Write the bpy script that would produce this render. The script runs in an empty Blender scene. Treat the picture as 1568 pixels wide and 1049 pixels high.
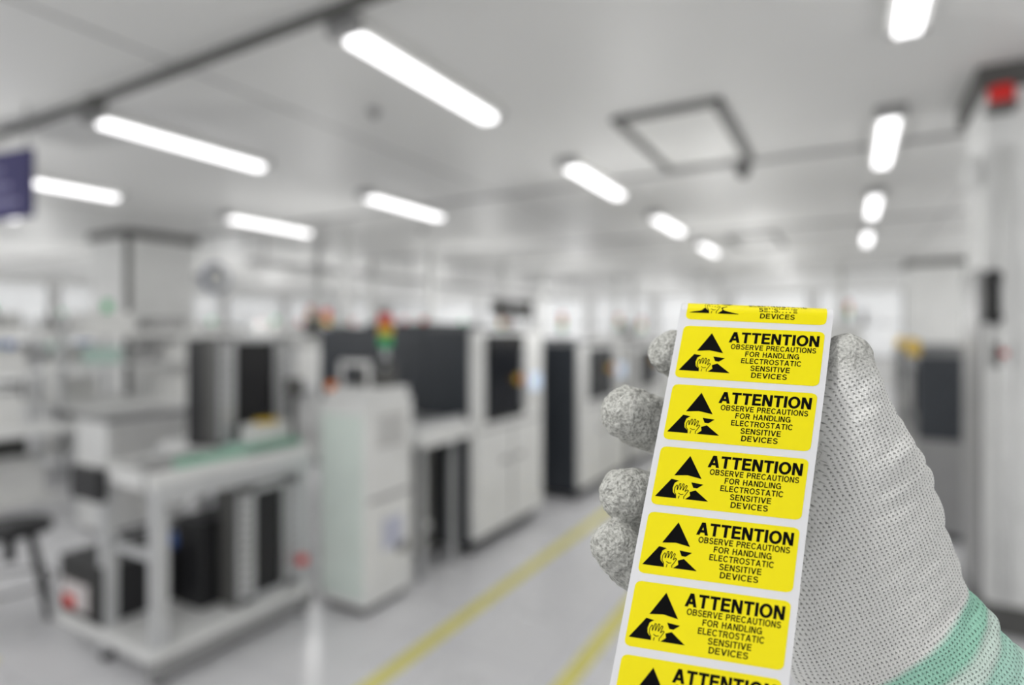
import bpy, bmesh, math, random
import numpy as np
from mathutils import Vector, Matrix, noise
random.seed(4)
scene=bpy.context.scene
COL=scene.collection
# ---------------------------------------------------------------- materials
MATS={}
def mat(name,col,rough=0.5,metal=0.0,noise=0.04,scale=6.0,emit=0.0,spec=0.5):
    if name in MATS: return MATS[name]
    m=bpy.data.materials.new(name); m.use_nodes=True
    nt=m.node_tree; b=nt.nodes['Principled BSDF']
    b.inputs['Roughness'].default_value=rough; b.inputs['Metallic'].default_value=metal
    b.inputs['Specular IOR Level'].default_value=spec
    tc=nt.nodes.new('ShaderNodeTexCoord'); n=nt.nodes.new('ShaderNodeTexNoise')
    n.inputs['Scale'].default_value=scale; n.inputs['Detail'].default_value=3
    nt.links.new(tc.outputs['Object'],n.inputs['Vector'])
    r=nt.nodes.new('ShaderNodeValToRGB')
    r.color_ramp.elements[0].position=0.3; r.color_ramp.elements[1].position=0.7
    r.color_ramp.elements[0].color=[max(0,c*(1-noise)) for c in col]+[1]
    r.color_ramp.elements[1].color=[min(1,c*(1+noise)) for c in col]+[1]
    nt.links.new(n.outputs['Fac'],r.inputs['Fac'])
    nt.links.new(r.outputs['Color'],b.inputs['Base Color'])
    if emit>0:
        nt.links.new(r.outputs['Color'],b.inputs['Emission Color']); b.inputs['Emission Strength'].default_value=emit
    MATS[name]=m; return m
WHITE=mat('white_powder_coat',(0.86,0.865,0.855),0.4)
OFFW=mat('offwhite_panel',(0.79,0.79,0.775),0.45)
CHAR=mat('charcoal_panel',(0.042,0.048,0.058),0.4)
BLACK=mat('black_plastic',(0.012,0.012,0.014),0.45)
DGRAY=mat('dark_gray_metal',(0.10,0.10,0.095),0.45)
GRAY=mat('gray_metal',(0.33,0.33,0.33),0.4)
ALU=mat('brushed_aluminium',(0.64,0.65,0.66),0.35,0.4)
RED=mat('signal_red',(0.75,0.015,0.012),0.4)
ORANGE=mat('signal_orange',(0.85,0.22,0.02),0.4)
GREEN=mat('signal_green',(0.03,0.5,0.18),0.4)
MINT=mat('mint_mat',(0.60,0.80,0.72),0.6)
YEL=mat('yellow_plastic',(0.8,0.52,0.03),0.4)
BLUE=mat('blue_plastic',(0.05,0.13,0.4),0.4)
NAVY=mat('sign_navy',(0.028,0.024,0.12),0.5)
PINK=mat('sleeve_pink',(0.75,0.25,0.30),0.7)
GLASS=mat('dark_window',(0.016,0.018,0.023),0.15)
SCREEN=mat('screen_glow',(0.6,0.72,0.9),0.3,emit=0.5)
CEIL=mat('ceiling_panel_paint',(0.80,0.80,0.79),0.5,noise=0.015,scale=0.6)
WALLM=mat('wall_paint',(0.85,0.85,0.84),0.6,noise=0.02,scale=0.8)
TAPE=mat('yellow_floor_tape',(0.86,0.80,0.22),0.45)
LAMP=mat('led_diffuser',(1.0,0.99,1.0),0.5,noise=0.0,emit=2.4)
GLOW=mat('added_wall_glow',(0.85,0.86,0.87),0.5,noise=0.07,scale=0.7,emit=0.22)  # self-lit surface, added to brighten the far end of the room

def floor_material():
    m=bpy.data.materials.new('vinyl_tile_floor'); m.use_nodes=True; nt=m.node_tree; b=nt.nodes['Principled BSDF']
    tc=nt.nodes.new('ShaderNodeTexCoord'); br=nt.nodes.new('ShaderNodeTexBrick')
    br.offset=0; br.inputs['Scale'].default_value=1.0
    br.inputs['Brick Width'].default_value=0.6; br.inputs['Row Height'].default_value=0.6
    br.inputs['Mortar Size'].default_value=0.003
    br.inputs['Color1'].default_value=(0.83,0.83,0.85,1); br.inputs['Color2'].default_value=(0.85,0.85,0.87,1)
    br.inputs['Mortar'].default_value=(0.62,0.62,0.66,1)
    nt.links.new(tc.outputs['Object'],br.inputs['Vector'])
    n=nt.nodes.new('ShaderNodeTexNoise'); n.inputs['Scale'].default_value=2.0
    nt.links.new(tc.outputs['Object'],n.inputs['Vector'])
    mr=nt.nodes.new('ShaderNodeMapRange'); mr.inputs['To Min'].default_value=0.2; mr.inputs['To Max'].default_value=0.38
    nt.links.new(n.outputs['Fac'],mr.inputs['Value']); nt.links.new(mr.outputs['Result'],b.inputs['Roughness'])
    nt.links.new(br.outputs['Color'],b.inputs['Base Color'])
    return m
# ---------------------------------------------------------------- mesh builder
class B:
    def __init__(s,name,loc=(0,0,0),rz=0.0):
        s.name=name; s.bm=bmesh.new(); s.mats=[]; s.loc=loc; s.rz=rz
    def mi(s,m):
        if m not in s.mats: s.mats.append(m)
        return s.mats.index(m)
    def box(s,x0,x1,y0,y1,z0,z1,m,bev=0.0):
        r=bmesh.ops.create_cube(s.bm,size=1.0)
        vs=r['verts']
        bmesh.ops.scale(s.bm,vec=(abs(x1-x0),abs(y1-y0),abs(z1-z0)),verts=vs)
        bmesh.ops.translate(s.bm,vec=((x0+x1)/2,(y0+y1)/2,(z0+z1)/2),verts=vs)
        fs=set(f for v in vs for f in v.link_faces); i=s.mi(m)
        for f in fs: f.material_index=i
        if bev>0:
            es=list(set(e for v in vs for e in v.link_edges))
            g=bmesh.ops.bevel(s.bm,geom=es,offset=bev,segments=2,affect='EDGES',profile=0.7)
            for f in g['faces']: f.material_index=i
    def cyl(s,p0,p1,r,m,r2=None,seg=16):
        p0=Vector(p0); p1=Vector(p1); d=p1-p0
        g=bmesh.ops.create_cone(s.bm,cap_ends=True,segments=seg,radius1=r,radius2=r if r2 is None else r2,depth=d.length)
        q=d.to_track_quat('Z','Y').to_matrix().to_4x4()
        bmesh.ops.transform(s.bm,matrix=Matrix.Translation((p0+p1)/2)@q,verts=g['verts'])
        i=s.mi(m)
        for f in set(f for v in g['verts'] for f in v.link_faces): f.material_index=i; f.smooth=True
    def sph(s,c,r,m,sc=(1,1,1)):
        g=bmesh.ops.create_uvsphere(s.bm,u_segments=18,v_segments=12,radius=r)
        bmesh.ops.scale(s.bm,vec=sc,verts=g['verts']); bmesh.ops.translate(s.bm,vec=c,verts=g['verts'])
        i=s.mi(m)
        for f in set(f for v in g['verts'] for f in v.link_faces): f.material_index=i; f.smooth=True
    def done(s):
        me=bpy.data.meshes.new(s.name); s.bm.to_mesh(me); s.bm.free()
        for m in s.mats: me.materials.append(m)
        o=bpy.data.objects.new(s.name,me); o.location=s.loc; o.rotation_euler=(0,0,s.rz); COL.objects.link(o); return o
def copy(o,loc,rz=None):
    c=bpy.data.objects.new(o.name.split('.')[0],o.data); c.location=loc
    c.rotation_euler=(0,0,o.rotation_euler.z if rz is None else rz); COL.objects.link(c); return c

# ---------------------------------------------------------------- room
ZC=2.93
b=B('floor'); b.box(-18,4,-3,20,-0.1,0,floor_material()); b.done()
b=B('ceiling'); b.box(-18,4,-3,20,ZC,ZC+0.1,CEIL); b.done()
b=B('wall_far'); b.box(-18,4,20,20.1,0,ZC,WALLM); b.done()
b=B('wall_left'); b.box(-18.1,-18,-3,20.1,0,ZC,WALLM); b.done()
b=B('wall_right'); b.box(4,4.1,-3,20.1,0,ZC,WALLM); b.done()
wn=1
for i in range(9):  # glowing panels added for a bright far wall, framed like windows
    x=-17.6+i*2.4
    b=B('glow_panel_%d'%wn); b.box(x,x+2.1,19.96,20,0.9,2.75,GLOW); wn+=1
    b.box(x-.05,x,19.94,20,.85,2.8,GRAY); b.box(x+2.1,x+2.15,19.94,20,.85,2.8,GRAY); b.box(x,x+2.1,19.94,20,.85,.9,GRAY); b.box(x,x+2.1,19.94,20,1.8,1.85,GRAY); b.done()
for i in range(9):  # same added glowing panels along the left wall
    y=-2.0+i*2.4
    b=B('glow_panel_%d'%wn); b.box(-18,-17.96,y,y+2.1,0.9,2.75,GLOW); wn+=1
    b.box(-18,-17.94,y-.05,y,.85,2.8,GRAY); b.box(-18,-17.94,y+2.1,y+2.15,.85,2.8,GRAY); b.box(-18,-17.94,y,y+2.1,.85,.9,GRAY); b.box(-18,-17.94,y,y+2.1,1.8,1.85,GRAY); b.done()
k=1
for y in [5.06,8.3,11.6,14.9]:
    b=B('trim_%d'%k); b.box(-18,4,y-0.02,y+0.02,ZC-0.02,ZC,GRAY); b.done(); k+=1
for x in [-3.0,0.95,-7.2,-11.4]:
    b=B('trim_%d'%k); b.box(x-0.006,x+0.006,-3,20,ZC-0.004,ZC,GRAY); b.done(); k+=1
b=B('ceiling_rail'); b.box(-12,1.5,1.775,1.81,ZC-0.04,ZC,DGRAY)
for x in (-10,-7,-3.83,-0.6): b.box(x-0.05,x+0.05,1.76,1.83,ZC-0.06,ZC-0.0,DGRAY)
b.done()
for n,(x,w) in enumerate([(-1.83,0.085),(-1.09,0.085)]):
    b=B('yellow_floor_line'); b.box(x-w/2,x+w/2,0.3,17,0.0,0.002,TAPE); b.done()
b=B('yellow_floor_line'); b.box(-4.6,-3.5,1.15,1.23,0.0,0.002,TAPE); b.done()
# ---------------------------------------------------------------- ceiling lights
b=B('linear_ceiling_light')
b.box(-0.08,0.08,0,1.2,0.03,0.08,OFFW,0.006)
b.box(-0.048,0.048,0.02,1.18,0.0,0.03,LAMP,0.008)
b.box(-0.085,0.085,-0.06,0.0,0.01,0.08,GRAY,0.006)
b.box(-0.08,0.08,1.2,1.22,0.02,0.08,GRAY)
base=b.done()
first=True
for i in range(-1,5):
    for kk in range(-2,4 if i<2 else 2):
        if i==4 and kk in(1,2): continue
        loc=(0.22-2.145*i, 1.92+2.37*kk, ZC-0.08)
        if first: base.location=loc; first=False
        else: copy(base,loc)
def fill_pt(x,y,z,p,r=0.0):  # unseen point fill, not a fixture of the room
    ld=bpy.data.lights.new('fill_light','POINT'); ld.energy=p; ld.shadow_soft_size=r; ld.color=(1.0,0.995,0.98)
    o=bpy.data.objects.new('fill_light',ld); o.location=(x,y,z); COL.objects.link(o)
for x in (-14.5,-11.5,-8.9,-5.0,-1.5,2.0):  # fill grid added in mid-air to lift ceiling and floor, stronger far away
    for y in (1.2,4.55,8.0,11.5,15.5,18.5):
        far=min(1.0,max(0.0,(math.hypot(x,y)-4)/7))
        if math.hypot(x+.1,y)<2.2: continue
        p=16+7*far
        if y>15: p*=0.75
        fill_pt(x,y,1.9,p)
fill_pt(-0.75,-0.55,2.45,30,0.2)  # added fill behind the camera, brightens and shapes the hand
# ceiling hatch
b=B('ceiling_air_vent')
x0,x1,y0,y1=-1.325,-0.65,3.6,4.94
for (a,c,d,e) in [(x0,x1,y0,y0+.06),(x0,x1,y1-.06,y1),(x0,x0+.06,y0,y1),(x1-.06,x1,y0,y1)]:
    b.box(a,c,d,e,ZC-0.03,ZC,DGRAY)
b.box(x0+.06,x1-.06,y0+.06,y1-.06,ZC-0.02,ZC,OFFW)
v=b.done(); copy(v,(-0.2,5.2,0))
b=B('dome_camera'); b.cyl((0,0,0),(0,0,-0.04),0.06,DGRAY); b.sph((0,0,-0.05),0.05,BLACK); b.done().location=(-0.76,5.18,ZC)
b=B('smoke_detector'); b.cyl((0,0,0),(0,0,-0.03),0.045,GRAY,r2=0.035); b.sph((0,0,-0.032),0.02,DGRAY); s=b.done(); s.location=(-2.55,2.75,ZC)
copy(s,(-0.3,2.45,ZC)); copy(s,(-4.9,6.2,ZC))
# ---------------------------------------------------------------- columns
def column(name,x0,x1,y0,y1):
    b=B(name); b.box(x0,x1,y0,y1,0,ZC,WHITE,0.01)
    b.box(x0-.04,x1+.04,y0-.04,y1+.04,ZC-0.1,ZC,DGRAY)
    b.box(x0-.01,x1+.01,y0-.01,y1+.01,0,0.12,GRAY)
    b.box(x1-.03,x1+.02,y0-.02,y0+.04,0,ZC,DGRAY)
    return b
b=column('building_column',-9.2,-8.3,4.27,5.2)
b.box(-8.3,-8.15,4.45,4.85,1.2,1.75,GRAY,0.01); b.box(-8.3,-8.22,4.9,5.05,0.6,1.2,OFFW); b.done()
b=column('building_column',1.0,1.9,13.6,14.5); b.done()
b=B('wall_clock'); b.cyl((-8.3,5.5,2.38),(-8.24,5.5,2.38),0.22,mat('clock_rim',(0.2,0.24,0.36)),seg=32); b.cyl((-8.24,5.5,2.38),(-8.23,5.5,2.38),0.17,WHITE,seg=32)
b.box(-8.23,-8.22,5.49,5.51,2.38,2.51,BLACK); b.box(-8.23,-8.22,5.5,5.6,2.37,2.39,BLACK); b.box(-8.3,-8.27,5.2,5.5,2.36,2.40,DGRAY); b.done()
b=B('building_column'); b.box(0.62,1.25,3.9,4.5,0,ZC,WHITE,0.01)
b.box(0.6,1.27,3.88,4.52,0,0.15,DGRAY); b.box(0.58,1.3,3.86,4.55,ZC-0.12,ZC,DGRAY)
b.box(0.60,0.62,4.0,4.5,0.15,1.9,GRAY)  # gray sheet: shade on this side face put in as colour
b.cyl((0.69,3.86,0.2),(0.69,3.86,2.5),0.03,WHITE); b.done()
b=B('emergency_beacon'); b.box(0.61,0.73,3.78,3.9,2.68,2.71,DGRAY,0.005); b.cyl((0.67,3.83,2.71),(0.67,3.83,2.80),0.055,RED); b.done()
b=B('wall_telephone'); b.box(0.60,0.72,3.85,3.9,1.6,1.87,DGRAY,0.015); b.sph((0.64,3.83,1.84),0.035,BLACK); b.sph((0.64,3.83,1.63),0.035,BLACK); b.cyl((0.64,3.82,1.64),(0.64,3.82,1.84),0.018,BLACK); b.box(.66,.71,3.84,3.85,1.65,1.8,BLACK); b.done()
b=B('wall_switch_box'); b.box(0.64,0.72,3.84,3.9,1.38,1.50,DGRAY,0.008); b.cyl((0.68,3.84,1.45),(0.68,3.82,1.45),0.015,RED); b.done()
b=B('wall_lamp'); b.cyl((0.62,4.0,2.40),(0.56,3.98,2.42),0.025,WHITE); b.sph((0.57,3.96,2.4),0.05,WHITE,(1,1,2.0)); b.done()
b=B('hanging_station_sign',loc=(-4.25,1.65,2.25),rz=math.radians(8))
b.box(-0.75,0.0,-0.015,0.015,0,0.41,NAVY,0.004)
for j in range(3): b.box(-0.65,-0.10-0.08*j,-0.018,-0.015,0.09+0.1*j,0.11+0.1*j,mat('sign_text',(0.3,0.29,0.45)))
for x in (-0.7,-0.05): b.cyl((x,0,0.41),(x,0,ZC-2.25),0.006,GRAY,seg=8)
b.done()

# ---------------------------------------------------------------- signal tower
def tower(b,x,y,z,h=0.24,r=0.028):
    b.cyl((x,y,z),(x,y,z+h*.35),r*.5,ALU)
    z1=z+h*.35; s=h*.65/3
    for i,m in enumerate([GREEN,YEL,RED]): b.cyl((x,y,z1+i*s),(x,y,z1+(i+1)*s-0.004),r,m)
    b.cyl((x,y,z1+3*s-0.004),(x,y,z1+3*s+0.008),r*.9,BLACK)
# ---------------------------------------------------------------- big machines
def placer(name,x0,x1,y0,y1,h,tw=False,body=CHAR):
    b=B(name)
    b.box(x0,x1-0.42,y0,y1,0.12,h,body,0.02)
    b.box(x1-0.42,x1-0.05,y0+0.0,y1,0.08,h-0.02,body,0.02)
    b.box(x1-0.08,x1,y0+0.01,y1-0.01,0.12,h-0.03,WHITE,0.025)
    L=y1-y0
    b.box(x1-0.01,x1+0.012,y0+L*.13,y0+L*.66,0.92,h-0.06,GLASS,0.02)
    b.box(x1+0.005,x1+0.03,y0+L*.62,y0+L*.65,1.0,1.4,ALU)
    b.box(x1-0.005,x1+0.02,y0+L*.72,y0+L*.93,1.0,1.25,OFFW,0.01)
    b.box(x1+0.02,x1+0.025,y0+L*.74,y0+L*.9,1.1,1.23,SCREEN)
    b.cyl((x1,y0+L*.55,1.2),(x1+0.05,y0+L*.55,1.2),0.035,YEL)
    b.cyl((x1+.05,y0+L*.55,1.2),(x1+0.07,y0+L*.55,1.2),0.022,RED)
    b.box(x1-0.005,x1+0.006,y0+L*.06,y0+L*.94,0.86,0.875,GRAY)
    b.box(x1-0.005,x1+0.006,y0+L*.495,y0+L*.505,0.16,0.86,GRAY)
    b.box(x1,x1+0.008,y0+L*.35,y0+L*.45,0.6,0.63,GRAY); b.box(x1,x1+0.008,y0+L*.55,y0+L*.65,0.6,0.63,GRAY)
    b.box(x0+0.06,x1-0.06,y0+0.05,y1-0.05,0.04,0.12,BLACK)
    for yy in (y0+.12,y1-.12):
        for xx in (x0+.12,x1-.12): b.cyl((xx,yy,0),(xx,yy,0.06),0.03,BLACK)
    b.box(x0+.3,x1-.5,y0+.2,y1-.2,h,h+0.03,body,0.01)
    if tw: tower(b,x0+0.35,y0+0.3,h+.03,.36,.04)
    return b.done()
placer('solder_paste_printer',-3.72,-2.22,3.38,4.42,1.60)
placer('pick_and_place_machine',-3.5,-2.12,5.0,6.25,1.47)
placer('pick_and_place_machine',-3.5,-2.12,6.5,7.9,1.42,tw=True,body=GRAY)
placer('pick_and_place_machine',-3.5,-2.12,8.15,9.6,1.42,body=GRAY)
placer('pick_and_place_machine',-3.5,-2.12,9.8,11.3,1.42,tw=True,body=OFFW)
# ---------------------------------------------------------------- white buffer unit with signal lamp
b=B('board_loader_cabinet')
x0,x1,y0,y1=-2.62,-2.27,2.38,2.78
b.box(x0,x1,y0,y1,0.05,1.18,WHITE,0.02)
b.box(x0+.01,x1-.01,y0+.02,y1-.02,1.18,1.24,WHITE,0.02)
b.box(x0+.04,x1-.04,y0+.03,y1-.03,0.0,0.06,DGRAY)
b.box(x1-.003,x1+.006,y0+.03,y1-.03,0.62,0.64,GRAY)
b.box(x1-.003,x1+.006,y0+.08,y1-.08,0.90,1.12,OFFW,0.004)
for j in range(6): b.box(x1,x1+.008,y0+.1,y1-.1,0.92+j*.03,0.93+j*.03,GRAY)
b.box(x1,x1+.007,y0+.14,y0+.3,0.33,0.5,mat('label_blue_gray',(0.6,0.62,0.75)))
b.box(x1,x1+.007,y0+.26,y0+.34,0.28,0.34,DGRAY)
b.box(x0+.02,x1-.02,y0-.005,y0+.003,0.1,1.1,mat('pale_mint_panel',(0.78,0.87,0.82)))
for xx in (x0+.07,x1-.07):
    b.cyl((xx,y0+.1,1.24),(xx,y0+.1,1.38),0.014,WHITE); b.cyl((xx,y1-.08,1.24),(xx,y1-.08,1.38),0.014,DGRAY)
b.cyl((x0+.07,y0+.1,1.38),(x1-.07,y0+.1,1.38),0.016,WHITE); b.cyl((x0+.07,y1-.08,1.38),(x1-.07,y1-.08,1.38),0.014,DGRAY)
b.cyl((x0+.07,y0+.1,1.38),(x0+.07,y1-.08,1.38),0.014,DGRAY)
b.box(x0+.1,x1-.05,y0+.18,y1-.1,1.24,1.34,DGRAY,0.01)
tower(b,-2.43,2.72,1.36,0.31,0.042)
b.cyl((-2.43,2.72,1.24),(-2.43,2.72,1.37),0.012,ALU)
b.sph((x0+.06,y0+.03,1.25),0.03,ORANGE)
b.done()
b=B('transfer_conveyor')
for xx in (-2.72,-2.32): b.box(xx-.03,xx+.03,2.79,3.36,0.9,0.99,ALU,0.004)
b.box(-2.7,-2.34,2.79,3.36,0.93,0.95,MINT)
for yy in np.linspace(2.84,3.31,6): b.cyl((-2.7,yy,0.965),(-2.34,yy,0.965),0.012,GRAY)
b.box(-2.31,-2.2,2.82,3.3,0.86,0.97,WHITE,0.01)
for xx in (-2.7,-2.34):
    for yy in (2.95,3.28): b.box(xx-.02,xx+.02,yy-.02,yy+.02,0,0.9,ALU)
b.box(-2.7,-2.34,3.0,3.05,0.3,0.34,ALU); b.box(-2.68,-2.45,2.85,3.25,0.1,0.8,DGRAY)
b.done()
# ---------------------------------------------------------------- magazine loader (left foreground)
def magazine(b,x0,x1,y0,y1,z0,z1):
    b.box(x0+.03,x1-.01,y0+.10,y1-.10,z0+.03,z1-.03,BLACK)
    b.box(x0,x1-.02,y0-.012,y0,z0,z1,DGRAY)
    for yy in (y0,y1-.09):
        b.box(x0,x1,yy,yy+.09,z0,z1,ALU,0.003)
        n=int((z1-z0)/0.045)
        for i in range(n): b.box(x1-.002,x1+.004,yy+.02,yy+.05,z0+.02+i*.045,z0+.04+i*.045,DGRAY)
    b.box(x0,x1,y0,y1,z0,z0+.03,ALU); b.box(x0,x1,y0,y1,z1-.03,z1,ALU)
b=B('magazine_rack_loader')
X0,X1,Y0,Y1=-3.42,-2.66,1.5,2.28
XT=-3.08
for xx,yy in ((XT,Y0),(X1,Y0),(X0,Y1),(X1,Y1),(X0,1.95)):
    b.box(xx-.03,xx+.03,yy-.03,yy+.03,0.04,0.9,ALU,0.004); b.cyl((xx,yy,0),(xx,yy,0.05),0.03,BLACK)
for xx in (XT,X1): b.box(xx-.035,xx+.035,Y0-.05,Y1+.03,0.86,0.93,WHITE,0.006)
b.box(XT,X1,Y0-.05,Y0-.0,0.86,0.93,WHITE,0.006)
for yy in np.arange(Y0+.06,1.95,0.07): b.cyl((XT,yy,0.895),(X1,yy,0.895),0.022,GRAY,seg=10)
b.box(XT,X1,Y0,1.95,0.83,0.86,OFFW)
b.box(X0-.03,X1+.03,1.95,Y1+.03,0.86,0.93,WHITE,0.006)
b.box(X1+.03,X1+.06,Y0-.04,Y1+.03,0.80,0.88,ALU,0.004)
b.box(XT-.16,XT+.1,Y0-.09,Y0-.05,0.77,0.92,BLACK,0.01)
b.box(X0-.05,X1+.05,Y0-.05,Y1+.03,0.10,0.16,WHITE,0.008)
b.box(X1-.0,X1+.06,Y0-.05,Y1+.03,0.04,0.12,GRAY,0.004)
b.box(X0-.04,X0+.36,Y0-.04,Y1-.1,0.16,0.44,BLACK,0.01)
b.box(X0+.0,X0+.24,Y0-.046,Y0-.04,0.2,0.33,mat('label_card',(0.75,0.7,0.7)))
b.box(X0+.02,X0+.12,Y0-.05,Y0-.045,0.2,0.26,RED)
b.box(X0+.38,X0+.60,Y0+.3,Y0+.75,0.16,0.6,BLACK,0.01); b.box(X0+.3,X0+.4,Y0+.3,Y0+.6,0.44,0.5,BLUE)
b.box(X0+.02,X1-.02,Y1-.01,Y1+.01,0.16,0.84,DGRAY)      # rear screen panel
b.box(X0+.40,X1-.05,Y0+.0,Y0+.03,0.52,0.56,ALU,.003)    # cross bar
magazine(b,-2.80,-2.66,1.90,2.26,0.17,0.76)
magazine(b,-3.07,-2.93,1.98,2.42,0.94,1.53)
b.box(-3.2,-3.09,1.96,2.1,0.93,1.52,BLACK); b.box(-3.4,-3.25,2.1,2.28,.93,1.45,DGRAY,.01)
b.box(-2.90,-2.70,1.98,2.3,0.93,0.96,MINT); b.box(-2.72,-2.68,1.6,2.3,0.93,0.97,mat('green_guide_rail',(0.30,0.55,0.42)))
b.box(-2.86,-2.76,2.05,2.3,0.96,1.06,OFFW,.01); b.box(-2.82,-2.74,2.1,2.2,1.06,1.08,YEL,.005)
b.cyl((-2.70,2.27,.93),(-2.70,2.27,1.3),.012,DGRAY); b.box(-2.74,-2.66,2.24,2.30,1.2,1.3,DGRAY,.005)
b.sph((-2.62,2.26,0.3),0.03,RED)
b.done()
# ---------------------------------------------------------------- stool
b=B('black_lab_stool',loc=(-4.0,1.45,0))
b.cyl((0,0,0.46),(0,0,0.50),0.19,BLACK,seg=28)
for a in range(4):
    t=a*math.pi/2+.4; p=Vector((math.cos(t),math.sin(t),0))
    b.cyl(p*.12+Vector((0,0,.46)),p*.24,0.014,BLACK)
b.box(-.02,.02,-.02,.02,0.3,0.46,BLACK)
for a in range(16):
    t=a*math.pi/8; q=(a+1)*math.pi/8; b.cyl((.2*math.cos(t),.2*math.sin(t),.18),(.2*math.cos(q),.2*math.sin(q),.18),0.008,DGRAY,seg=6)
b.done()
# ---------------------------------------------------------------- white cabinet & benches
b=B('white_storage_cabinet')
b.box(-5.3,-4.85,2.35,2.95,0.04,0.88,WHITE,0.01); b.box(-5.25,-4.9,2.4,2.9,0,0.05,DGRAY); b.box(-5.32,-4.83,2.33,2.97,0.88,0.91,GRAY)
b.box(-4.85,-4.84,2.4,2.64,0.1,0.84,OFFW); b.box(-4.85,-4.84,2.66,2.9,0.1,0.84,OFFW); b.box(-4.84,-4.82,2.6,2.63,0.4,0.55,DGRAY)
b.done()
b=B('feeder_trolley')
b.box(-4.75,-4.2,3.0,3.6,0.1,0.5,DGRAY,.01); b.box(-4.7,-4.25,3.05,3.55,0.5,1.0,BLACK,.01); b.box(-4.78,-4.17,2.97,3.63,1.0,1.05,ALU,.005)
for i in range(7): b.box(-4.7+i*.07,-4.66+i*.07,3.02,3.06,.55,.95,ALU)
for x in (-4.7,-4.25):
    for y in (3.05,3.55): b.cyl((x,y,0),(x,y,.1),.04,BLACK); b.box(x-.015,x+.015,y-.015,y+.015,1.05,1.42,ALU)
b.box(-4.72,-4.23,3.03,3.57,1.42,1.45,ALU); b.box(-4.6,-4.35,3.1,3.4,1.05,1.3,OFFW,.01)
b.done()
def bench(b,L=1.6,mon=True,dark=True):
    for x in (-.33,.33):
        for y in (0.03,L-.03): b.box(x-.02,x+.02,y-.02,y+.02,0,0.75 if x>0 else 1.75,ALU)
    b.box(-.38,.38,0,L,0.75,0.79,WHITE,0.005); b.box(-.36,-.1,0,L,1.2,1.23,WHITE); b.box(-.36,-.0,0,L,1.55,1.58,OFFW)
    b.box(-.3,.3,.1,L-.1,0.2,0.23,OFFW)
    b.box(-.05,.15,.1,L-.1,1.52,1.55,OFFW)
    if mon:
        b.box(-.12,-.08,.2,.75,0.92,1.25,BLACK,.01); b.box(-.08,-.077,.22,.73,0.95,1.23,SCREEN); b.box(-.13,-.05,.4,.5,.79,.95,BLACK)
    b.box(-.3,.05,.95,1.3,.79,1.05,OFFW,.01); b.box(-.3,-.12,.2,.5,1.23,1.4,BLUE if dark else MINT,.01)
    b.box(-.3,-.12,.6,.9,1.23,1.38,GRAY,.01); b.box(-.3,-.12,1.0,1.4,1.23,1.42,OFFW,.01)
    b.box(-.2,.2,.2,.55,0.23,0.6,DGRAY,.01); b.box(-.3,.2,.9,1.4,.23,.5,OFFW,.01)
    b.box(-.36,-.05,.1,.6,1.58,1.78,OFFW,.01); b.box(-.36,-.05,.8,1.2,1.58,1.72,GRAY,.01)
    b.box(-.1,.0,.3,.35,1.78,1.9,RED if mon else GREEN,.01)
b=B('assembly_workbench',loc=(-5.9,0.9,0)); bench(b); w1=b.done()
b=B('assembly_workbench',loc=(-6.8,3.0,0)); bench(b,1.6,False,False); w2=b.done()
for (x,y,w) in [(-7.6,0.6,1),(-7.9,2.4,2),(-10.6,2.2,1),(-10.6,4.2,2),(-10.7,6.2,1),(-10.7,8.2,2),(-12.6,3,1),(-12.6,5.5,1),(-12.6,8,2),(-12.6,10.5,1),(-14.8,2,2),(-14.8,5,1),(-14.8,8,2),(-14.8,11,1),(-14.8,14,2),(-10.7,10.5,1),(-10.7,13,2),(-8.6,10,1),(-8.6,12.3,2),(-8.6,14.6,1)]:
    copy(w1 if w==1 else w2,(x,y,0))
def oven(name,x0,x1,y0,y1,h,tw=True):
    b=B(name); L=y1-y0
    b.box(x0,x1,y0,y1,0.45,h*.72,WHITE,.02); b.box(x0+.08,x1-.08,y0+.1,y1-.1,h*.72,h,OFFW,.05)
    b.box(x0+.05,x1-.05,y0+.05,y1-.05,0.05,.45,OFFW)
    n=max(2,int(L/.6))
    for i in range(n):
        a=y0+L*i/n; b.box(x1,x1+.01,a+.03,a+L/n-.03,.5,h*.7,OFFW,.003); b.box(x1+.01,x1+.02,a+.1,a+.22,.8,.82,DGRAY)
        b.box(x1-.09,x1-.07,a+.06,a+L/n-.06,h*.76,h*.96,GLASS if i%3==1 else WHITE)
    b.box(x0+.1,x1-.1,y0-.3,y0,.85,.95,ALU); b.box(x1-.1,x1+.0,y0+.1,y0+.5,h,h+.3,DGRAY,.01)
    b.box(x0+.3,x1-.3,y0+.1,y1-.1,0,.06,DGRAY)
    for q in (.25,.75): b.cyl(((x0+x1)/2,y0+L*q,h),((x0+x1)/2,y0+L*q,ZC),0.07,WHITE)
    if tw: tower(b,x1-.3,y0+.4,h,.5,.045)
    return b.done()
oven('reflow_oven',-6.4,-5.4,4.9,8.6,1.35); oven('reflow_oven',-6.4,-5.4,9.2,12.5,1.4)
oven('reflow_oven',-8.2,-7.4,6.4,9.0,1.5); oven('wave_solder_machine',-3.4,-2.2,12.2,16,1.5)
oven('inspection_machine',-5.5,-4.5,13.2,16,1.5)
placer('pick_and_place_machine',-5.0,-4.1,5.6,6.8,1.35,tw=True,body=GRAY)
placer('pick_and_place_machine',-5.0,-4.1,7.3,8.6,1.35,body=GRAY)
b=B('test_equipment_rack')
b.box(0.45,1.2,5.4,6.6,0.06,0.75,GRAY,.01); b.box(0.45,1.2,5.4,6.6,0.75,1.38,CHAR,.02); b.box(.43,.45,5.5,6.5,.95,1.3,GLASS)
b.box(.4,.47,5.45,5.7,1.38,1.5,YEL,.01); b.box(.5,1.1,5.45,6.5,0,.06,BLACK); b.box(.42,.45,5.5,6.4,.2,.24,ALU); o=b.done()
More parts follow.
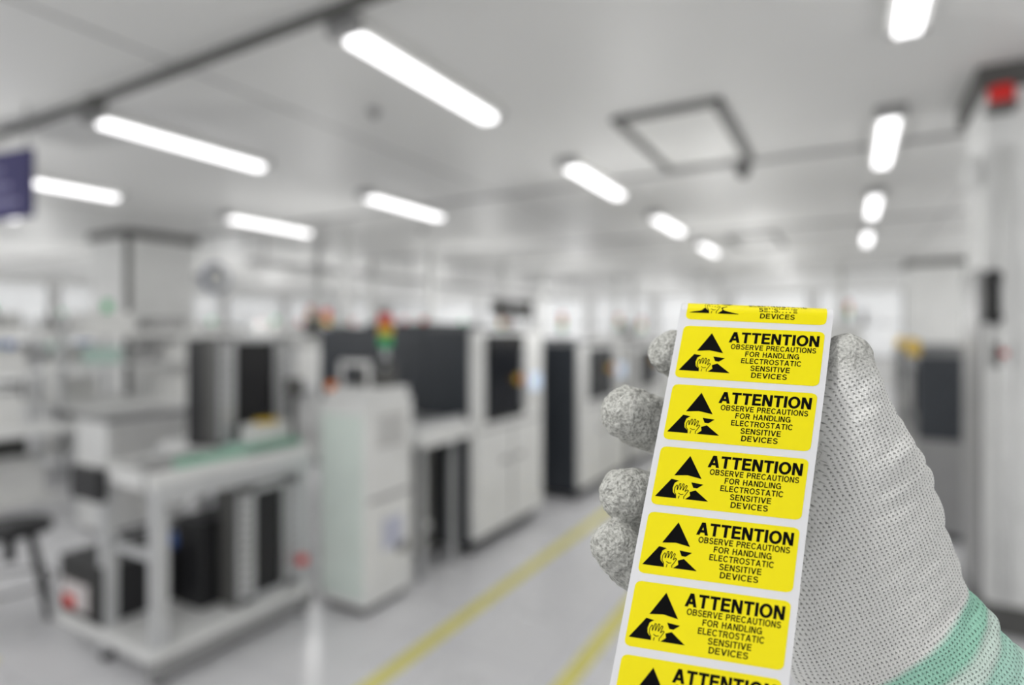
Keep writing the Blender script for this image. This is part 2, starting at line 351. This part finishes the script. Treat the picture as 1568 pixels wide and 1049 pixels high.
copy(o,(0.1,1.5,0)); copy(o,(0.1,3.2,0)); copy(o,(0.25,5.2,0))
oven('inspection_machine',-0.6,0.3,13.5,16,1.7)
b=B('overhead_monitor_stand')
b.cyl((-3.95,6.95,0),(-3.95,6.95,1.95),.03,ALU); b.box(-3.97,-3.93,6.4,6.9,1.75,2.0,DGRAY,.01); b.box(-3.97,-3.93,7.0,7.5,1.75,2.0,DGRAY,.01); b.box(-3.97,-3.93,6.6,7.3,1.88,1.92,ALU); b.cyl((-3.95,6.95,0),(-3.95,6.95,.03),.15,DGRAY); b.done()
b=B('overhead_cable_tray')
b.box(-6.85,-6.65,5.0,15.5,2.45,2.52,GRAY)
for y in np.arange(5.2,15.5,1.5): b.cyl((-6.75,y,2.52),(-6.75,y,ZC),.012,GRAY,seg=6)
b.done()

# ---------------------------------------------------------------- hand-held items: local frame, metres
YAW=math.radians(29.7); HC=1.55
OR=Vector((0.100,-0.055,-0.235))
FR=Matrix.Translation((0,0,HC))@Matrix.Rotation(YAW,4,'Z')@Matrix.Rotation(math.radians(90),4,'X')@Matrix.Translation(OR)
def loc_mm(p): return Vector(p)*0.001-OR
# ---------------------------------------------------------------- label strip
w=Vector((0.976,-0.052,0.213)).normalized(); l=Vector((0.2485,0.937,-0.249)).normalized(); n=w.cross(l).normalized()
T0=Vector((97.3,9.1,-236.0)); S0=1.5; RB=5.0
def S(x,s,off=0.0):
    if s>=S0:
        wv=0.6*math.sin((s-S0)/17.0)*min(1,(s-S0)/10)
        return T0+w*x-l*s+n*(off+wv)
    th=(S0-s)/RB; C=T0+w*x-l*S0-n*RB
    if th<=math.pi: return C+n*((RB+off)*math.cos(th))+l*((RB+off)*math.sin(th))
    return C-n*(RB+off)-l*((th-math.pi)*RB)
LINER=mat('liner_paper',(0.84,0.84,0.86),0.35,noise=0.01,scale=40); LAB=mat('label_yellow',(1.0,0.86,0.0),0.33,noise=0.01,scale=40,spec=0.35); INK=mat('label_ink',(0.004,0.004,0.004),0.7,noise=0.01,spec=0.08)
bm=bmesh.new()
HWD=28.5
ss=list(np.arange(-30,-15,3.0))+list(np.arange(-15,2,0.5))+list(np.arange(2,175,2.0))
rows=[]
for s in ss:
    rows.append([bm.verts.new(loc_mm(S(x,s))) for x in (-HWD,-14,0,14,HWD)])
for a,c in zip(rows[:-1],rows[1:]):
    for i in range(4):
        f=bm.faces.new((a[i],c[i],c[i+1],a[i+1])); f.smooth=True; f.material_index=0
LW,LH,PITCH,SA=52.5,22.0,24.8,7.8
def labmap(k,x,y,off): return loc_mm(S(x-LW/2,SA+PITCH*k+LH-y,off))
# bold grotesque capitals, drawn as filled strokes in a unit-height cell
def ring(cx,cy,rx,ry,a0,a1,t,h,n_=None):
    n_=n_ or max(4,int(abs(a1-a0)/15)); out=[]
    P=lambda a,k_:(cx+(rx-(t if k_ else 0))*math.cos(math.radians(a)),cy+(ry-(h if k_ else 0))*math.sin(math.radians(a)))
    for i in range(n_):
        a=a0+(a1-a0)*i/n_; c=a0+(a1-a0)*(i+1)/n_
        out.append([P(a,0),P(c,0),P(c,1),P(a,1)])
    return out
def rc_(x0,y0,x1,y1): return [[(x0,y0),(x1,y0),(x1,y1),(x0,y1)]]
def glyph(c,t,h):
    if c=='I': return t,rc_(0,0,t,1)
    if c=='T': return .80,rc_(0,1-h,.8,1)+rc_(.4-t/2,0,.4+t/2,1)
    if c=='E': return .74,rc_(0,0,t,1)+rc_(0,1-h,.72,1)+rc_(0,.5-h/2+.02,.67,.5+h/2+.02)+rc_(0,0,.74,h)
    if c=='F': return .70,rc_(0,0,t,1)+rc_(0,1-h,.70,1)+rc_(0,.5-h/2,.62,.5+h/2)
    if c=='L': return .70,rc_(0,0,t,1)+rc_(0,0,.70,h)
    if c=='H': return .82,rc_(0,0,t,1)+rc_(.82-t,0,.82,1)+rc_(0,.5-h/2+.03,.82,.5+h/2+.03)
    if c=='N': return .82,rc_(0,0,t*.95,1)+rc_(.82-t*.95,0,.82,1)+[[(0,1),(t*1.1,1),(.82,0),(.82-t*1.1,0)]]
    if c=='A': return .96,[[(0,0),(t*1.05,0),(.48+t*.55,1),(.48-t*.6,1)],[(.96,0),(.96-t*1.05,0),(.48-t*.55,1),(.48+t*.6,1)]]+rc_(.22,.2,.74,.2+h)
    if c=='V': return .92,[[(0,1),(t*1.05,1),(.46+t*.55,0),(.46-t*.55,0)],[(.92,1),(.92-t*1.05,1),(.46-t*.55,0),(.46+t*.55,0)]]
    if c=='O': return 1.0,ring(.5,.5,.5,.52,0,360,t,h,28)
    if c=='C': return .93,ring(.5,.5,.5,.52,38,322,t,h,22)
    if c=='G': return .97,ring(.5,.5,.5,.52,38,330,t,h,22)+rc_(.52,.38,.97,.38+h)+rc_(.97-t*.8,.02,.97,.45)
    if c=='D': return .87,rc_(0,0,t,1)+rc_(0,0,.40,h)+rc_(0,1-h,.40,1)+ring(.40,.5,.47,.5,-90,90,t,h,14)
    if c=='B': return .84,rc_(0,0,t,1)+rc_(0,0,.45,h)+rc_(0,1-h,.45,1)+rc_(0,.53-h/2,.45,.53+h/2)+ring(.45,.735,.36,.265,-90,90,t,h,10)+ring(.45,.29,.39,.29,-90,90,t,h,10)
    if c=='P': return .80,rc_(0,0,t,1)+rc_(0,1-h,.45,1)+rc_(0,.38,.45,.38+h)+ring(.45,.69,.35,.31,-90,90,t,h,12)
    if c=='R': return .86,rc_(0,0,t,1)+rc_(0,1-h,.48,1)+rc_(0,.42,.48,.42+h)+ring(.48,.71,.36,.29,-90,90,t,h,12)+[[(.40,.45),(.40+t*1.1,.5),(.88,0),(.88-t*1.15,0)]]
    if c=='U': return .82,rc_(0,.38,t,1)+rc_(.82-t,.38,.82,1)+ring(.41,.39,.41,.41,180,360,t,h,14)
    if c=='S': return .82,ring(.41,.735,.385,.285,15,262,t*.95,h,16)+ring(.41,.285,.41,.305,92,-165,t*.95,h,16)+[[(.30,.62),(.30,.45),(.55,.40),(.55,.57)]]
    return .38,[]
def text_polys(txt,t,h,gap):
    x=0; out=[]
    for c in txt:
        wd_,ps=glyph(c,t,h)
        out+=[[(x+a,b_) for a,b_ in p] for p in ps]; x+=wd_+gap
    x-=gap
    return [[(a/x-.5,b_-.5) for a,b_ in p] for p in out]
TX=[('ATTENTION',34.4,17.9,32.8,4.5,.245,.20,.09),('OBSERVE PRECAUTIONS',34.6,14.0,31,2.1,.20,.17,.15),('FOR HANDLING',34.6,11.2,19.5,2.1,.20,.17,.15),
    ('ELECTROSTATIC',34.6,8.4,21.7,2.1,.20,.17,.15),('SENSITIVE',34.6,5.55,14.2,2.1,.20,.17,.15),('DEVICES',34.6,2.75,12.8,2.1,.20,.17,.15)]
TM=[text_polys(t[0],t[5],t[6],t[7]) for t in TX]
POL=[[(11.2,19.2),(6.7,11.4),(11.4,11.9),(16.6,11.0)],
     [(5.9,10.0),(1.1,3.0),(8.6,3.0),(8.3,4.2),(7.2,5.2),(6.9,6.8),(7.3,8.6),(8.6,9.6)],
     [(13.2,9.4),(17.6,9.0),(15.6,7.4),(14.2,7.5)],
     [(15.2,6.6),(20.2,3.0),(12.0,3.0),(13.6,4.4),(13.2,5.8)]]
def stroke(pts,wd_=0.3):
    out=[]
    for (a,b_),(c,d) in zip(pts[:-1],pts[1:]):
        L_=math.hypot(c-a,d-b_); nx,ny=-(d-b_)/L_*wd_/2,(c-a)/L_*wd_/2; ex,ey=(c-a)/L_*.08,(d-b_)/L_*.08
        out.append([(a+nx-ex,b_+ny-ey),(a-nx-ex,b_-ny-ey),(c-nx+ex,d-ny+ey),(c+nx+ex,d+ny+ey)])
    return out
for pts in ([(8.6,3.1),(8.4,4.4),(7.7,5.3),(7.7,6.9),(8.2,7.9),(8.5,7.8),(8.6,6.2)],[(8.7,6.2),(9.2,8.5),(9.6,8.5),(9.6,6.3)],
            [(9.7,6.3),(10.4,8.6),(10.8,8.5),(10.6,6.2)],[(10.7,6.2),(11.6,8.1),(12.0,7.9),(11.5,5.8)],[(11.5,5.8),(12.3,6.5),(12.7,6.2),(11.9,4.6),(11.4,3.9),(11.5,3.1)],
            [(9.3,5.0),(10.2,4.5),(11.0,4.7)],[(9.6,3.1),(9.7,4.0)]):
    POL+=stroke(pts,.24)
for k in range(-1,7):
    ys=list(np.linspace(0,2,7))+list(np.arange(2.5,19.6,0.5))+list(np.linspace(20,22,7)); rr=2.0; prev=None
    for y in ys:
        dy=max(0,rr-y,y-(LH-rr)); ins=rr-math.sqrt(max(0,rr*rr-dy*dy))
        cur=[bm.verts.new(labmap(k,x,y,0.10)) for x in np.linspace(ins,LW-ins,4)]
        if prev:
            for i in range(3):
                f=bm.faces.new((prev[i],prev[i+1],cur[i+1],cur[i])); f.material_index=1; f.smooth=True
        prev=cur
    for (t,cx,cy,W,H,_a,_b,_c),ps in zip(TX,TM):
        for p in ps:
            g=bm.faces.new([bm.verts.new(labmap(k,cx+v[0]*W,cy+v[1]*H,0.17)) for v in p]); g.material_index=2
    for P in POL:
        g=bm.faces.new([bm.verts.new(labmap(k,x,y,0.17)) for x,y in P]); g.material_index=2
me=bpy.data.meshes.new('esd_warning_label_strip'); bm.to_mesh(me); bm.free()
for m in (LINER,LAB,INK): me.materials.append(m)
o=bpy.data.objects.new('esd_warning_label_strip',me); COL.objects.link(o); o.matrix_world=FR

# ---------------------------------------------------------------- gloved hand (joint position mm, radius mm, flattening)
chains_mm={
'thumb':[(131.3,-8.5,-232,8.5,1),(132.8,-16.7,-232,10.6,1),(134.1,-26.1,-232,11.6,0.95),(139.4,-41.5,-235,16.1,0.85),(146.1,-61.0,-240,21.7,0.72),(149.1,-91.7,-244,31.0,0.55),(152.5,-125.0,-246,41.0,0.48)],
'arm':[(152.5,-125.0,-246,41.0,0.48),(158.6,-133.5,-245,41.1,0.5),(167.9,-147.1,-242,41.7,0.54),(171.5,-152.3,-241,41.5,0.56)],
'index':[(67.9,-8.6,-252,10.0,1),(80.5,-10.1,-262,11.6,1),(103.2,-16.9,-278,13.5,1),(133.3,-43.3,-280,14.2,0.9),(152.8,-105.5,-258,25.7,0.5)],
'middle':[(47.0,-32.9,-246,10.9,1),(62.0,-39.9,-256,12.6,1),(94.0,-53.8,-278,14.4,1),(127.2,-69.6,-280,15.5,.9),(152.8,-105.5,-258,25.7,.5)],
'ring':[(44.7,-65.0,-238,10.5,1),(54.0,-68.5,-243,12.0,1),(62.0,-72.0,-250,13.0,1),(89.8,-83.5,-270,13.7,1),(118.1,-89.5,-270,14.9,.9),(150.0,-111.2,-258,25.7,.5)],
'pinky':[(40.4,-83.0,-232,9.6,1),(46.5,-89.5,-236,11.0,1),(56.0,-96.0,-243,12.2,1),(78.1,-103.5,-256,13.0,1),(107.2,-105.5,-258,13.7,.9),(140.9,-117.0,-252,29.2,.5)],
}
sleeve_mm=[(171.4,-151.9,-242,37,.6),(186.3,-169.9,-244,33,.7),(225.4,-218.2,-250,34,.8),(279.7,-301.1,-262,38,.85)]
def chain(pts): return [(Vector(p[:3]),p[3],p[4]) for p in pts]
chains={k_:chain(v_) for k_,v_ in chains_mm.items()}
def sample(ch,step):
    out=[];acc=0
    P=[c[0] for c in ch]; Rr=[c[1] for c in ch]; F=[c[2] for c in ch]
    for i in range(len(ch)-1):
        p0=P[max(i-1,0)];p1=P[i];p2=P[i+1];p3=P[min(i+2,len(P)-1)]
        L=(p2-p1).length; N=max(2,int(L/step))
        for j in range(N+(i==len(ch)-2)):
            t=j/N
            q=0.5*((2*p1)+(p2-p0)*t+(2*p0-5*p1+4*p2-p3)*t*t+(3*p1-p0-3*p2+p3)*t**3)
            out.append((q,Rr[i]*(1-t)+Rr[i+1]*t,F[i]*(1-t)+F[i+1]*t,acc+L*t))
        acc+=L
    return out
bm=bmesh.new(); SAMP={}
for kx,ch in chains.items():
    sm=sample(ch,1.6); SAMP[kx]=sm
    for q,r,fl,a in sm:
        g=bmesh.ops.create_icosphere(bm,subdivisions=3 if r>15 else 2,radius=r)
        bmesh.ops.scale(bm,vec=(1,1,fl),verts=g['verts']); bmesh.ops.translate(bm,vec=q,verts=g['verts'])
bmesh.ops.scale(bm,vec=(.001,.001,.001),verts=bm.verts); bmesh.ops.translate(bm,vec=-OR,verts=bm.verts)
me=bpy.data.meshes.new('tmp'); bm.to_mesh(me); bm.free()
o=bpy.data.objects.new('tmp',me); COL.objects.link(o)
md=o.modifiers.new('r','REMESH'); md.mode='VOXEL'; md.voxel_size=0.0009
md=o.modifiers.new('s','SMOOTH'); md.factor=0.5; md.iterations=8
dg=bpy.context.evaluated_depsgraph_get(); dg.update()
hm=bpy.data.meshes.new_from_object(o.evaluated_get(dg)); bpy.data.objects.remove(o)
nv=len(hm.vertices); co=np.empty(nv*3); hm.vertices.foreach_get('co',co); co=co.reshape(-1,3)
mm=(co+np.array(OR))*1000
best=np.full(nv,1e9); coat=np.zeros(nv)
for kx,sm in SAMP.items():
    for i,(q,r,fl,a) in enumerate(sm):
        q=np.array(q)
        d=np.linalg.norm(mm-q,axis=1)-r
        if kx in('thumb','arm'): d-=2.0
        s=d<best
        coat[s]=np.clip(0.8-(a-5)/10,0,1)*.8 if kx=='thumb' else (0 if kx=='arm' else np.clip(1.0-(a-14)/8,0,1))
        best[s]=d[s]
arm_o=np.array(chains['arm'][0][0]); ax=np.array((0.6,-0.8,0.0))
cuff=(mm-arm_o)@ax
nr=np.empty(nv*3); hm.vertices.foreach_get('normal',nr)
nr=nr.reshape(-1,3); disp=np.zeros(nv)
for i in range(nv):
    p=mm[i]; c_=coat[i]
    u_=0.6*p[0]-0.8*p[1]; v_=0.8*p[0]+0.6*p[1]
    f1=noise.noise(Vector((p[0]*.05,p[1]*.05,p[2]*.05)))
    f2=noise.noise(Vector((u_*.16,v_*.05,p[2]*.1+7)))
    f3=noise.noise(Vector((p[0]*.30,p[1]*.30,p[2]*.30)))
    disp[i]=1.3*f1+1.3*f2*(1-c_)+0.85*f3*(0.15+c_)
    if cuff[i]>0: disp[i]+=0.35*math.sin(cuff[i]*0.8)*min(1,cuff[i]/10)
    if 30<cuff[i]<38: disp[i]+=1.6*math.sin((cuff[i]-30)/8*math.pi)
co2=co+nr*(disp*0.001)[:,None]
hm.vertices.foreach_set('co',co2.ravel())
for nm,arr in (('coat',coat),('cuff',cuff)):
    at=hm.attributes.new(nm,'FLOAT','POINT'); at.data.foreach_set('value',arr.astype(np.float32))
hm.polygons.foreach_set('use_smooth',[True]*len(hm.polygons)); hm.update()
hm.name='gloved_hand'

m=bpy.data.materials.new('knit_glove'); m.use_nodes=True; nt=m.node_tree; bs=nt.nodes['Principled BSDF']; L=nt.links
bs.inputs['Roughness'].default_value=0.75; bs.inputs['Specular IOR Level'].default_value=0.25
def N(t,**kw):
    x=nt.nodes.new(t)
    for k_,v_ in kw.items(): setattr(x,k_,v_)
    return x
def att(nm): x=N('ShaderNodeAttribute'); x.attribute_name=nm; return x.outputs['Fac']
def M(op,a,c=None,d=None):
    x=N('ShaderNodeMath',operation=op)
    for i,v_ in enumerate((a,c,d)):
        if v_ is None: continue
        if isinstance(v_,(int,float)): x.inputs[i].default_value=v_
        else: L.new(v_,x.inputs[i])
    return x.outputs[0]
cuffa=att('cuff')
tc=N('ShaderNodeTexCoord'); sep=N('ShaderNodeSeparateXYZ'); L.new(tc.outputs['Object'],sep.inputs[0])
X=sep.outputs[0]; Y=sep.outputs[1]
ua=M('MULTIPLY',M('ADD',M('MULTIPLY',X,0.45),M('MULTIPLY',Y,-0.89)),1000.0)
va=M('MULTIPLY',M('ADD',M('MULTIPLY',X,0.89),M('MULTIPLY',Y,0.45)),1000.0)
nz=N('ShaderNodeTexNoise'); nz.inputs['Scale'].default_value=45; L.new(tc.outputs['Object'],nz.inputs['Vector'])
nz2=N('ShaderNodeTexNoise'); nz2.inputs['Scale'].default_value=500; L.new(tc.outputs['Object'],nz2.inputs['Vector'])
wob=M('MULTIPLY',M('SUBTRACT',nz.outputs['Fac'],0.5),3.0)
A=M('SINE',M('MULTIPLY',M('ADD',va,wob),2*math.pi/1.6))
Bq=M('SINE',M('MULTIPLY',M('ADD',M('ADD',ua,wob),M('MULTIPLY',M('ABSOLUTE',A),0.45)),2*math.pi/1.4))
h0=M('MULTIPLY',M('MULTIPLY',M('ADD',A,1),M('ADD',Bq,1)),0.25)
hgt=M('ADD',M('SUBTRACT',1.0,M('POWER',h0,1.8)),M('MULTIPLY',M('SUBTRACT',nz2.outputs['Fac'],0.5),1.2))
cz=N('ShaderNodeTexNoise'); cz.inputs['Scale'].default_value=900; cz.inputs['Detail'].default_value=5; L.new(tc.outputs['Object'],cz.inputs['Vector'])
cz2=N('ShaderNodeTexNoise'); cz2.inputs['Scale'].default_value=260; cz2.inputs['Detail'].default_value=3; cz2.inputs['Distortion'].default_value=1.5; L.new(tc.outputs['Object'],cz2.inputs['Vector'])
crk=M('ADD',M('MULTIPLY',cz.outputs['Fac'],0.6),M('MULTIPLY',cz2.outputs['Fac'],0.4))
mixh=N('ShaderNodeMix'); L.new(att('coat'),mixh.inputs[0]); L.new(hgt,mixh.inputs[2]); L.new(M('MULTIPLY',crk,3.6),mixh.inputs[3])
bp=N('ShaderNodeBump'); bp.inputs['Strength'].default_value=1.0; bp.inputs['Distance'].default_value=0.0005
L.new(mixh.outputs[0],bp.inputs['Height']); L.new(bp.outputs['Normal'],bs.inputs['Normal'])
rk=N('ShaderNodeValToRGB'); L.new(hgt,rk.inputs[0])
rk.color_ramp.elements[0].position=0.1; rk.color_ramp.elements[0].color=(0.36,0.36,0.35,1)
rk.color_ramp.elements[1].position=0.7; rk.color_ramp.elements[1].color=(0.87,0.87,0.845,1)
rc=N('ShaderNodeValToRGB'); L.new(crk,rc.inputs[0]); rc.color_ramp.elements[0].position=0.38; rc.color_ramp.elements[0].color=(0.30,0.30,0.275,1)
rc.color_ramp.elements[1].position=0.57; rc.color_ramp.elements[1].color=(0.66,0.66,0.62,1)
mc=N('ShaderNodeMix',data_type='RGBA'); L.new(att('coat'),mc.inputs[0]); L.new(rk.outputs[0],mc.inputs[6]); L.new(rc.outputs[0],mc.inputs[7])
rg=N('ShaderNodeValToRGB'); L.new(M('DIVIDE',cuffa,60.0),rg.inputs[0])
e=rg.color_ramp.elements; e[0].position=0.0; e[0].color=(1,1,1,1); e[1].position=0.04; e[1].color=(0.45,0.82,0.68,1)
for p,c_ in ((0.17,(0.42,0.80,0.64,1)),(0.22,(0.78,0.95,0.88,1)),(0.30,(0.80,0.96,0.90,1)),(0.35,(0.52,0.86,0.74,1)),(0.48,(0.56,0.87,0.77,1)),(0.58,(0.72,0.93,0.86,1))):
    q=e.new(p); q.color=c_
mg=N('ShaderNodeMix',data_type='RGBA',blend_type='MULTIPLY'); mg.inputs[0].default_value=1.0
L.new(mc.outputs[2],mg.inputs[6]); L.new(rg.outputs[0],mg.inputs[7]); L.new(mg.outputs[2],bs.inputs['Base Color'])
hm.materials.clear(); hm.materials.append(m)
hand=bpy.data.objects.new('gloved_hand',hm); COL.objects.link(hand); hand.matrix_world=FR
bm=bmesh.new()
for q,r,fl,a in sample(chain(sleeve_mm),4):
    g=bmesh.ops.create_icosphere(bm,subdivisions=3,radius=r); bmesh.ops.scale(bm,vec=(1,1,fl),verts=g['verts']); bmesh.ops.translate(bm,vec=q,verts=g['verts'])
bmesh.ops.scale(bm,vec=(.001,.001,.001),verts=bm.verts); bmesh.ops.translate(bm,vec=-OR,verts=bm.verts)
me=bpy.data.meshes.new('sleeve'); bm.to_mesh(me); bm.free(); me.polygons.foreach_set('use_smooth',[True]*len(me.polygons))
me.materials.append(PINK); so=bpy.data.objects.new('sleeve',me); COL.objects.link(so); md=so.modifiers.new('r','REMESH'); md.mode='VOXEL'; md.voxel_size=0.002; md.use_smooth_shade=True
so.parent=hand
# ---------------------------------------------------------------- world & camera
wd=bpy.data.worlds.new('world'); scene.world=wd; wd.use_nodes=True
wd.node_tree.nodes['Background'].inputs[0].default_value=(1,1,1,1); wd.node_tree.nodes['Background'].inputs[1].default_value=0.6
cd=bpy.data.cameras.new('camera'); cam=bpy.data.objects.new('camera',cd); COL.objects.link(cam)
cam.location=(0,0,HC); cam.rotation_euler=(math.radians(90),0,YAW)
cd.sensor_width=36; cd.lens=20.78; cd.shift_y=-0.0089; cd.clip_start=0.01; cd.clip_end=100
cd.dof.use_dof=True; cd.dof.focus_distance=0.224; cd.dof.aperture_fstop=3.0
scene.camera=cam
scene.view_settings.view_transform='Standard'; scene.view_settings.look='None'; scene.view_settings.exposure=0.1
